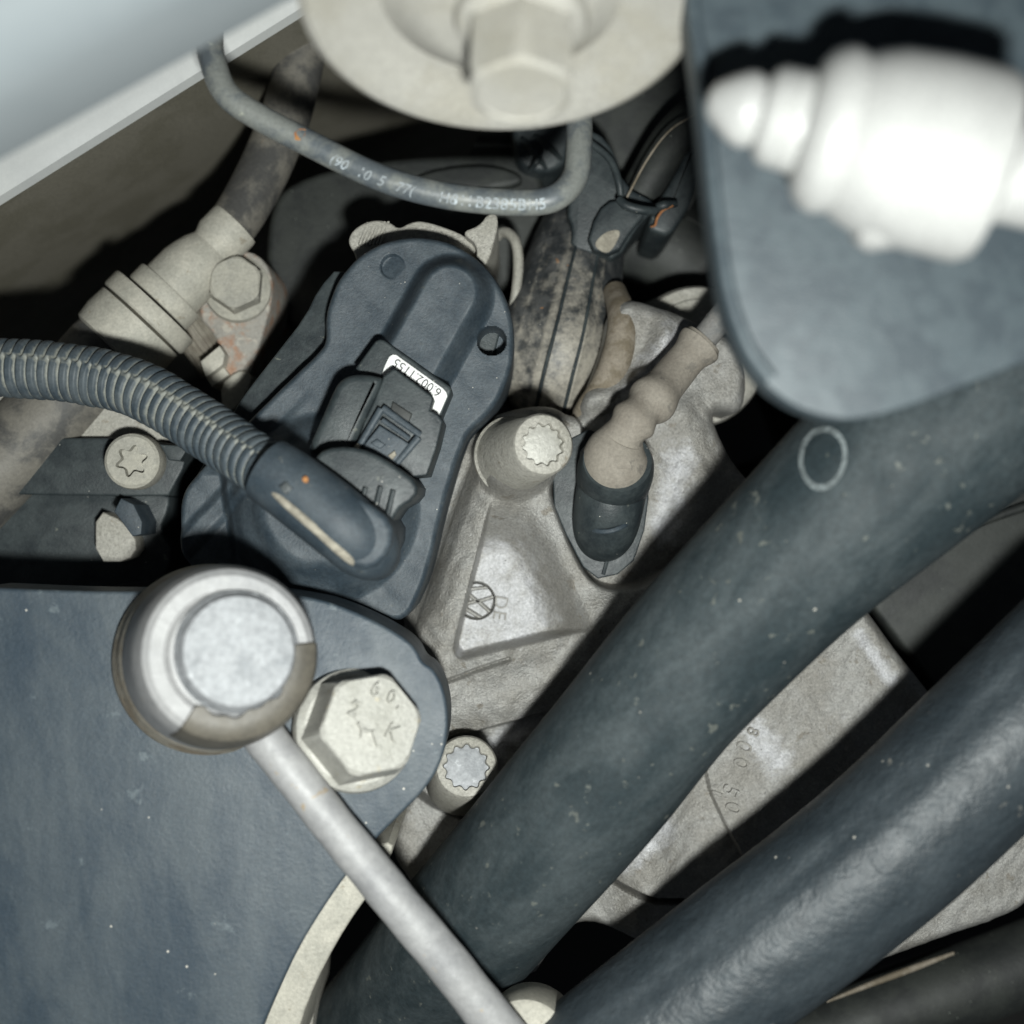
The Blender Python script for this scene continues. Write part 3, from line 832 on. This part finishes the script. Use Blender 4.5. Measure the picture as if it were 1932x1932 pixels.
mk('dust_crumb', prism(ZL([(620, 1480), (660, 1440), (700, 1470), (670, 1520)]), .0450, .040, 2, 0), M['dirt'], tg)
mk('dust_crumb', prism(ZL([(1020, 1770), (1080, 1730), (1110, 1760), (1060, 1810)]), .0450, .040, 2, 0), M['dirt'], tg)
sk = mk('label_sticker', prism(ZL([(960, 600), (1000, 500), (1045, 405), (1085, 378), (1130, 382), (1690, 785), (1730, 830), (1742, 880), (1640, 1108), (1532, 1050), (1578, 925), (1572, 885), (1130, 556), (1088, 550), (1052, 582), (974, 655)]), .0352, .0343, .6, 0), M['sticker'], c_, label='white U-shaped paper label with upside-down number')
a, b = Z2(1640, 835), Z2(1125, 470)
pa, pb = P(*a, .0352), P(*b, .0352)
tv, tf = text_geo('6.002.1155', 1.0, .0)
xs = [v.x for v in tv]; L_ = (pb - pa).length * 1.06
f_ = L_ / (max(xs) - min(xs))
tv = [Vector((v.x * f_, v.y * f_ * 1.02, 0)) for v in tv]
ang = math.atan2(pb.y - pa.y, pb.x - pa.x)
mid = (pa + pb) / 2; mid.z = .03528
mk('printed_number', place((tv, tf), mid, ang), M['ink'], sk, sharp=None)
V, F = [], []
for k in range(34):
    if random.random() < .2: continue
    u = k / 33
    x, y = 1140 + (1565 - 1140) * u, 558 + (868 - 558) * u
    l = 28 + 26 * random.random(); w = 5 + 5 * random.random()
    dx, dy = .81, .59
    n = len(V)
    for (s, q_) in ((0, 4), (w, 4), (w, -l), (0, -l)):
        px, py = Z2(x + dx * s - dy * -q_ * .0 + .35 * -q_ * .0 + (-q_) * .52 * .3, y + dy * s + q_ * .8)
        p = P(px, py, .0352); V.append(Vector((p.x, p.y, .03528)))
    F.append((n, n + 1, n + 2, n + 3))
mk('barcode', (V, F), M['ink'], sk, sharp=None)

c_.location.z -= .005
# corrugated conduit and rubber elbow
w_ = thing('corrugated_conduit', 'corrugated black cable conduit with dusty grooves and a moulded elbow boot', 'conduit', P(400, 830, .03))
fr = tube_frames([(-60, 690, .018), (100, 700, .020), (200, 716, .022), (270, 738, .025), (340, 778, .029), (410, 824, .035), (470, 864, .042), (528, 903, .048)], [56, 56, 56, 56, 56, 56, 55, 55], 14)
fr = resample(fr, S(1.9, .035))
per = 12.0
prof = [.99, 1.0, 1.0, 1.0, 1.0, 1.0, .99, .96, .90, .87, .90, .96]
JIT = [random.uniform(-.018, .018) for _ in range(97)]
def corr(i, a):
    sh = 0.5 if math.cos(a - .35) > 0 and math.sin(a - .35) > 0 else 0.0
    k = int(i + (6 if math.sin(a + .35) > 0 else 0))
    return prof[k % 12] * (1 + JIT[(k // 12) % 97])
SEG = 72
geo = tube(None, None, SEG, fr=fr, rad=corr)
du = []
for i in range(len(fr)):
    for k in range(SEG):
        a = 2 * math.pi * k / SEG
        r_ = corr(i, a)
        seam = abs(math.sin(a + .35)) < .09
        du.append(min(1, (1 - r_) / .14 * .78 + (.42 if seam else 0) + .10 + .10 * math.sin(i * .031 + 2 * a)))
mk('corrugated_tube', geo, M['conduit'], w_, sharp=None, dust=du)
fr = tube_frames([(505, 886, .051), (540, 910, .052), (600, 955, .053), (650, 995, .053), (690, 1030, .050), (712, 1052, .044)], [63, 66, 68, 68, 64, 46], 12)
mk('elbow_boot', tube(None, None, 48, fr=fr), M['plastic'], w_)
mk('elbow_box', prism([(560, 925), (620, 912), (690, 945), (742, 985), (738, 1040), (700, 1078), (655, 1066), (560, 990)], .0575, .02, 15, 1, 5), M['plastic'], w_)
mk('boot_seam', tube([(500, 914, .057), (545, 955, .0595), (600, 1002, .0595), (650, 1046, .058), (682, 1068, .054)], [5, 8, 9, 10, 9], 12, 8), M['dirt'], w_)
mk('boot_flange', tube([(488, 914, .052), (560, 985, .052), (620, 1035, .050), (680, 1075, .045)], [14, 16, 17, 14], 16, 8), M['plastic'], w_)
mk('boot_cap', prism([(590, 868), (612, 846), (660, 842), (700, 852), (745, 878), (790, 912), (785, 940), (745, 965), (728, 1030), (690, 1060), (640, 960), (598, 900)], .0475, .02, 9, 1, 4), M['plastic_dk'], w_)
for k, (a, b) in enumerate((((690, 920), (676, 968)), ((718, 918), (704, 978)), ((742, 925), (728, 985)))):
    mk('grip_rib', tube([a + (.0485,), b + (.0485,)], [5, 6], 10, 3), M['plastic_dk'], w_)
mk('square_mark', prism([(526, 918), (540, 908), (552, 922), (538, 934)], .0605, .055, 1, 0), M['plastic_dk'], w_)
q = P(576, 904, .060)
mk('rust_spot', lathe([(.0006, -.001), (.0006, .0001), (.0002, .0003)], q, (0, .3, 1), 20), M['rust'], w_)

# ================================================================== SENSOR WITH RUBBER BOOT
t = thing('wheel_speed_sensor', 'black sensor with wavy grey rubber boot and cable on the gearbox', 'sensor', P(1150, 950, -.02))
mk('base_plate', prism([(1075, 828), (1110, 810), (1180, 830), (1218, 880), (1224, 940), (1216, 1000), (1196, 1058), (1165, 1084), (1128, 1092), (1100, 1070), (1068, 1010), (1045, 955), (1043, 900)], .0005, -.04, 3, 0), M['plastic_dk'], t)
mk('plate_rib', tube([(1150, 1040, .0005), (1138, 1084, .0005)], [4, 4], 10, 3), M['plastic_dk'], t)
mk('sensor_body', tube([(1160, 858, .004), (1158, 900, .006), (1150, 945, .006), (1143, 985, .003), (1139, 1008, -.001), (1137, 1020, -.006)], [66, 67, 66, 63, 55, 38], 48, 8), M['plastic_dk'], t)
mk('body_collar', lathe([(S(62), -.006), (S(69), -.004), (S(70), .002), (S(68), .005), (S(62), .007)], P(1160, 894, .009), (.02, .45, 1), 64), M['plastic_dk'], t)
bp = [(1156, 916, .006), (1157, 902, .010), (1159, 884, .012), (1162, 862, .013), (1167, 842, .014), (1175, 824, .015), (1184, 810, .016), (1196, 794, .016), (1212, 775, .015), (1230, 756, .013), (1251, 731, .010), (1276, 700, .007), (1300, 672, .006), (1319, 651, .005), (1329, 640, .005)]
br = [52, 60, 64, 63, 56, 43, 38, 45, 37, 48, 39, 37, 36, 44, 37]
mk('rubber_boot', tube(bp, br, 48, 12), M['boot'], t)
mk('retaining_band', tube([(1092, 985, .002), (1120, 1000, .010), (1150, 1002, .0125), (1180, 990, .011), (1206, 968, .002)], [4, 5, 5, 5, 4], 10, 6), M['plastic'], t)
mk('cable', tube([(1312, 660, .006), (1350, 612, .005), (1400, 550, .004), (1470, 470, .004)], [25, 25, 25, 25], 28, 8), M['cable'], t)

# ================================================================== UPPER RIGHT: STEEL DISC, PRINTED HOSE, BRACKET, WHITE FITTING
t = thing('mount_disc', 'big beige steel disc with a hex bolt through its centre at the top', 'disc', P(945, 0, .06))
zc = .115
dc = P(945, 26, zc)
nd = Vector((0.0, -math.sin(R(70)), math.cos(R(70))))
rd = S(384, zc)
mk('disc', lathe([(rd * .96, -.006), (rd * .995, -.005), (rd, -.0025), (rd * .99, -.0008), (rd * .95, 0), (rd * .86, -.0004), (rd * .76, -.0030), (rd * .60, -.0038), (rd * .50, -.0016), (rd * .42, .0002), (rd * .36, .0006), (rd * .34, .0006)], dc, nd, 128), M['disc'], t)
rh = S(103, zc)
ho = dc + Vector((S(38, zc), 0, 0))
b = mk('bolt', lathe([(rh * 1.22, -.001), (rh * 1.24, .0012), (rh * 1.18, .0026), (rh * .99, .0036), (hexr(rh * .88), .0038), (hexr(rh * .90), .0136), (hexr(rh * .90, 6, rh * .96), .0148), (rh * .82, .0153), (rh * .78, .0149), (rh * .2, .0145)], ho, nd, 96, R(30)), M['disc'], t, sharp=28)

t = thing('printed_hose', 'thin bent black hose with faded white print crossing below the steel disc', 'hose', P(800, 360, .04))
fr = tube_frames([(402, 20, .038), (396, 75, .041), (402, 118, .043), (428, 178, .045), (490, 222, .045), (590, 274, .045), (700, 328, .045), (790, 358, .045), (890, 376, .045), (1000, 382, .045), (1052, 370, .045), (1084, 335, .043), (1092, 290, .041), (1093, 220, .037), (1093, 60, .028)], [25] * 15, 12)
mk('hose_wall', tube(None, None, 32, fr=fr), M['fuel'], t)
L_tot = 0
acc = [0]
for a, b in zip(fr[:-1], fr[1:]): acc.append(acc[-1] + (b[0] - a[0]).length)
def s_at(px):                       # arc length of the sample nearest a layout x on the lower run
    best = min(range(12 * 4, 12 * 10), key=lambda i: abs((fr[i][0].x / ((H - fr[i][0].z) * K) + 966) - px))
    return acc[best]
sgn = 1
def hose_text(txt, px, size, ang, shear=.25):
    V, F = text_geo(txt, S(size, .045), .00004, shear)
    pts = [(v.x, -v.y * sgn, v.z) for v in V]
    V2, F2 = on_tube(fr, pts, F, s_at(px), ang, .00012)
    mk('print', (V2, F2), M['print'], t, sharp=None)
TA = .42
hose_text('(90', 648, 27, TA); hose_text('10', 693, 27, TA); hose_text('5', 724, 27, TA); hose_text('77(', 768, 26, TA)
hose_text('H6', 846, 27, TA, .1); hose_text('3111', 884, 28, TA, .05); hose_text('B238', 928, 30, TA, .05); hose_text('5B', 975, 30, TA, .05); hose_text('H5', 1010, 28, TA, .05)
V, F = [], []
pts = [(u, v, 0) for u, v in [(0, -.0012), (.0010, -.0018), (.0016, -.0004), (.0012, .0010), (.0002, .0014), (-.0006, .0002)]]
V, F = on_tube(fr, pts, [tuple(range(6))], s_at(560), -.1, .0001)
mk('rust_mark', (V, F), M['rust'], t, sharp=None)

t = thing('dark_bracket', 'blurred grey-black bracket plate with rounded lower end, upper right', 'bracket', P(1550, 500, .09))
BR = [(1285, -260), (1292, 0), (1306, 100), (1318, 200), (1330, 330), (1344, 450), (1358, 540), (1374, 605), (1400, 668), (1440, 722), (1490, 762), (1550, 786), (1610, 794), (1690, 776), (1800, 735), (2150, 600), (2150, -260)]
mk('plate', prism(BR, .120, .112, 5, 2, 4), M['bracket'], t)
mk('edge_lip', tube([(p[0] + 15, p[1] - (0 if p[1] < 600 else 8), .1205) for p in BR[:10]], [13] * 10, 16, 6), M['bracket'], t)

t = thing('white_nylon_fitting', 'overexposed white stepped nylon fitting in front of the dark bracket', 'fitting', P(1500, 220, .12))
w0, w1 = P(1334, 188, .138), P(1720, 282, .140)
wx = w1 - w0; WL = wx.length; wx.normalize()
q = S(1, .138)
def W(px): return px * q
mk('nozzle', lathe([(W(14), W(0)), (W(34), W(10)), (W(58), W(44)), (W(70), W(66)), (W(72), W(82)), (W(66), W(96)), (W(64), W(104))], w0, wx, 64), M['white'], t)
mk('ring', lathe([(W(66), W(102)), (W(84), W(112)), (W(93), W(126)), (W(95), W(138)), (W(92), W(143)), (W(95), W(148)), (W(96), W(158)), (W(93), W(162)), (W(96), W(168)), (W(97), W(185)), (W(92), W(196)), (W(88), W(204))], w0, wx, 64), M['white'], t)
mk('body', lathe([(W(90), W(184)), (W(118), W(190)), (W(140), W(204)), (W(154), W(226)), (W(158), W(244)), (W(152), W(262)), (W(150), W(272)), (W(160), W(290)), (W(174), W(330)), (W(182), W(420)), (W(182), W(520)), (W(170), W(545)), (W(120), W(560)), (W(96), W(566)), (W(92), W(600)), (W(90), W(800))], w0, wx, 64), M['white'], t)
mk('side_lug', lathe([(W(20), W(0)), (W(62), W(8)), (W(78), W(30)), (W(74), W(80)), (W(60), W(100)), (W(40), W(110))], P(1606, 398, .138), (1, .05, 0), 48), M['white'], t)

# ================================================================== ARM, BIG BOLT, DROP LINK
t = thing('black_support_arm', 'blue-black painted support arm with rounded end under the big hex bolt', 'arm', P(600, 1600, .0))
ARM = [(-200, 1100), (240, 1120), (420, 1105), (590, 1126), (660, 1150), (720, 1178), (765, 1205), (786, 1226), (796, 1250), (818, 1262), (836, 1296), (846, 1345), (843, 1400), (828, 1450), (800, 1492), (750, 1542), (700, 1592), (650, 1655), (602, 1725), (560, 1795), (520, 1880), (480, 1975), (450, 2080), (-200, 2080)]
mk('arm_plate', prism(ARM, .042, .024, 7, 2, 4), M['arm'], t)
mk('arm_core', prism([(600, 1640), (700, 1596), (742, 1588), (738, 1618), (700, 1682), (655, 1745), (615, 1815), (580, 1890), (555, 1975), (530, 2080), (380, 2080), (480, 1900)], .034, -.01, 6, 1), M['fitting'], t)
ba = Vector((.40, .25, 1)).normalized()
b0 = P(668, 1378, .0430)
rb = S(104, .06)
bb = mk('bolt', lathe([(rb * 1.17, -.002), (rb * 1.20, .0008), (rb * 1.17, .0022), (rb * 1.04, .0034), (hexr(rb * .97), .0035), (hexr(rb * .88), .0120), (hexr(rb * .88, 6, rb * .965), .0132), (hexr(rb * .85, 6, rb * .89), .0138), (rb * .5, .0139)], b0, ba, 144, R(12)), M['bolt'], t, sharp=28, label='big pale flanged hex bolt with stamped characters')
tc_ = b0 + ba * .0139
for ch, (x, y), sz, an in (('6', (706, 1304), 30, -14), ('0', (735, 1320), 26, -20), ('.', (750, 1330), 30, -20), ('2', (668, 1338), 32, -28), ('Y', (682, 1372), 30, -150), ('1', (708, 1394), 34, 18), ('K', (738, 1384), 32, -30)):
    q = P(x, y, .055)
    zz = tc_.z - (ba.x * (q.x - tc_.x) + ba.y * (q.y - tc_.y)) / ba.z
    mk('stamped_mark', place(text_geo(ch, S(sz * 1.3, .055), .0024), Vector((q.x, q.y, zz + .0001)), R(an), ba), M['bolt'], bb, sharp=20)

t = thing('drop_link', 'grey zinc drop link with round ball-joint cup and straight rod', 'drop link', P(420, 1250, .03))
c0, c1 = P(398, 1243, .040), P(438, 1232, .072)
ax = (c1 - c0).normalized(); hh = (c1 - c0).length
rj = S(176, .055)
mk('seal_rim', lathe([(rj * .95, -.008), (rj * 1.04, -.007), (rj * 1.075, -.003), (rj * 1.07, .001), (rj * 1.03, .003), (rj * 1.035, .006), (rj * 1.01, .009), (rj * .99, .010)], c0, ax, 96), M['rim'], t)
cup = mk('joint_cup', lathe([(rj * 1.0, .004), (rj * 1.0, .012), (rj * .985, .016), (rj * .955, hh * .66), (rj * .925, hh * .80), (rj * .87, hh * .88), (rj * .80, hh * .905), (rj * .66, hh * .90), (rj * .62, hh * .88), (rj * .60, hh * .9)], c0, ax, 128), M['link'], t)
co = c0 + ax * (hh * .88) + Vector((S(14, .07), S(4, .07), 0))
mk('stud_cap', lathe([(rj * .63, -.003), (rj * .635, .0006), (rj * .615, .0012), (rj * .60, .0006), (rj * .585, .0022), (rj * .55, .0034), (rj * .40, .0040), (rj * .1, .0042)], co, ax, 96), M['zinc'], t)
mk('grease_smear', lathe([(lambda a: rj * (.632 + .02 * math.sin(7 * a) + .015 * math.sin(17 * a + 1)), .0016), (rj * .70, .0016), (rj * .80, .0013), (rj * .88, .0002), (rj * .945, -.0042), (rj * .985, -.012)], c0 + ax * (hh * .905), ax, 60, 0, R(-122), R(8)), M['grease'], t, label='dark grease smear on the lower right of the cup')
fr = tube_frames([(470, 1352, .050), (520, 1418, .052), (620, 1545, .052), (720, 1668, .051), (830, 1800, .049), (930, 1925, .047), (1010, 2030, .045)], [42, 40, 40, 41, 42, 43, 44], 12)
mk('rod', tube(None, None, 40, fr=fr, rad=lambda i, a: 1 + .012 * math.sin(i * .9) + .012 * math.sin(3 * a + i * .4)), M['link'], t)
mk('lower_eye', lathe([(S(88, .04), -.012), (S(92, .04), -.010), (S(92, .04), .004), (S(86, .04), .007), (S(74, .04), .008), (S(20, .04), .0085)], P(996, 1962, .034), (-.1, .15, 1), 64), M['fitting'], t)

# ================================================================== HOSES, LOWER RIGHT
t = thing('radiator_hose', 'thick scuffed black radiator hose with a ring mark, running diagonally', 'hose', P(1250, 1320, .01))
fr = tube_frames([(620, 2060, -.050), (735, 1925, -.022), (850, 1790, .004), (945, 1680, .020), (1045, 1565, .030), (1150, 1440, .036), (1262, 1300, .041), (1380, 1170, .045), (1500, 1050, .050), (1640, 920, .055), (1790, 790, .058), (2050, 590, .060)],
                 [128, 132, 138, 143, 146, 150, 152, 158, 168, 182, 195, 205], 12)
hw = mk('hose_wall', tube(None, None, 64, fr=fr, rad=lambda i, a: 1 + .008 * math.sin(i * .21) * math.cos(2 * a)), M['hose'], t)
acc = [0]
for a, b in zip(fr[:-1], fr[1:]): acc.append(acc[-1] + (b[0] - a[0]).length)
V, F = [], []
NR = 64
for k in range(NR):
    a = 2 * math.pi * k / NR
    for rr in (1.0, .80):
        V.append((.0066 * rr * math.cos(a), .0037 * rr * math.sin(a), 0))
for k in range(NR):
    j = (k + 1) % NR
    F.append((2 * k, 2 * j, 2 * j + 1, 2 * k + 1))
tree = BVHTree.FromPolygons([v + worldloc(t) for v in (Vector(w.co) for w in hw.data.vertices)], [tuple(p.vertices) for p in hw.data.polygons])
V2, F2 = [], F
for k in range(NR):
    a = 2 * math.pi * k / NR
    for rr in (1.0, .80):
        ux, uy = 38 * rr * math.cos(a), 62 * rr * math.sin(a)
        x, y = 1547 + ux * math.cos(.2) - uy * math.sin(.2), 866 + ux * math.sin(.2) + uy * math.cos(.2)
        p = P(x, y, .066)
        hit = tree.ray_cast(Vector((p.x, p.y, .3)), Vector((0, 0, -1)))
        V2.append(hit[0] + hit[1] * .00012 if hit[0] else p)
ring_ = mk('ring_mark', (V2, F2), M['ring'], t, sharp=None)

t = thing('lower_hose', 'blurred dark rubber hose across the lower right corner', 'hose', P(1420, 1790, .05))
fr = tube_frames([(900, 2230, .036), (1040, 2100, .038), (1170, 1992, .039), (1300, 1888, .040), (1430, 1786, .042), (1560, 1688, .044), (1700, 1572, .046), (1860, 1420, .048), (2080, 1210, .05)], [150, 150, 149, 148, 148, 149, 150, 152, 155], 12)
mk('hose_wall', tube(None, None, 64, fr=fr, rad=lambda i, a: 1 - .035 * math.exp(-((a - 5.55) / .10) ** 2) + .015 * math.cos(3 * a + .8)), M['hose_gloss'], t)

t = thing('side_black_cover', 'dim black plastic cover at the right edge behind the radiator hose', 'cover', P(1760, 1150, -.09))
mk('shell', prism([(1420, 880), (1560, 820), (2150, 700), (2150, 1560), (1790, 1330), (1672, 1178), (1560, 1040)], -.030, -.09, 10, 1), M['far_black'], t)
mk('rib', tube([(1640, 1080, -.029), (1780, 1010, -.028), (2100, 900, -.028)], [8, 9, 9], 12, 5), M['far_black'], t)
t = thing('corner_black_pipe', 'black pipe with a painted yellowish glint in the bottom right corner', 'pipe', P(1650, 1900, -.06))
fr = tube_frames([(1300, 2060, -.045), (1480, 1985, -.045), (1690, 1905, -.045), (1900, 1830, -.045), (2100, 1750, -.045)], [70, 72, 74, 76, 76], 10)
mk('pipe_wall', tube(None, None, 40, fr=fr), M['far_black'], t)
mk('glint', tube([(1560, 1890, -.030), (1640, 1858, -.029), (1720, 1828, -.029), (1800, 1798, -.029)], [2, 5, 6, 3], 10, 6), M['seal'], t)  # yellowish glint on the pipe, modelled as a thin coloured strip

t = thing('grey_bracket_tab', 'small grey metal tab beside the pale arm edge at the bottom', 'tab', P(570, 1860, -.02))
mk('tab', prism([(560, 1760), (592, 1780), (597, 1850), (590, 1940), (580, 2040), (500, 2040)], -.012, -.04, 3, 1), M['alu_far'], t)
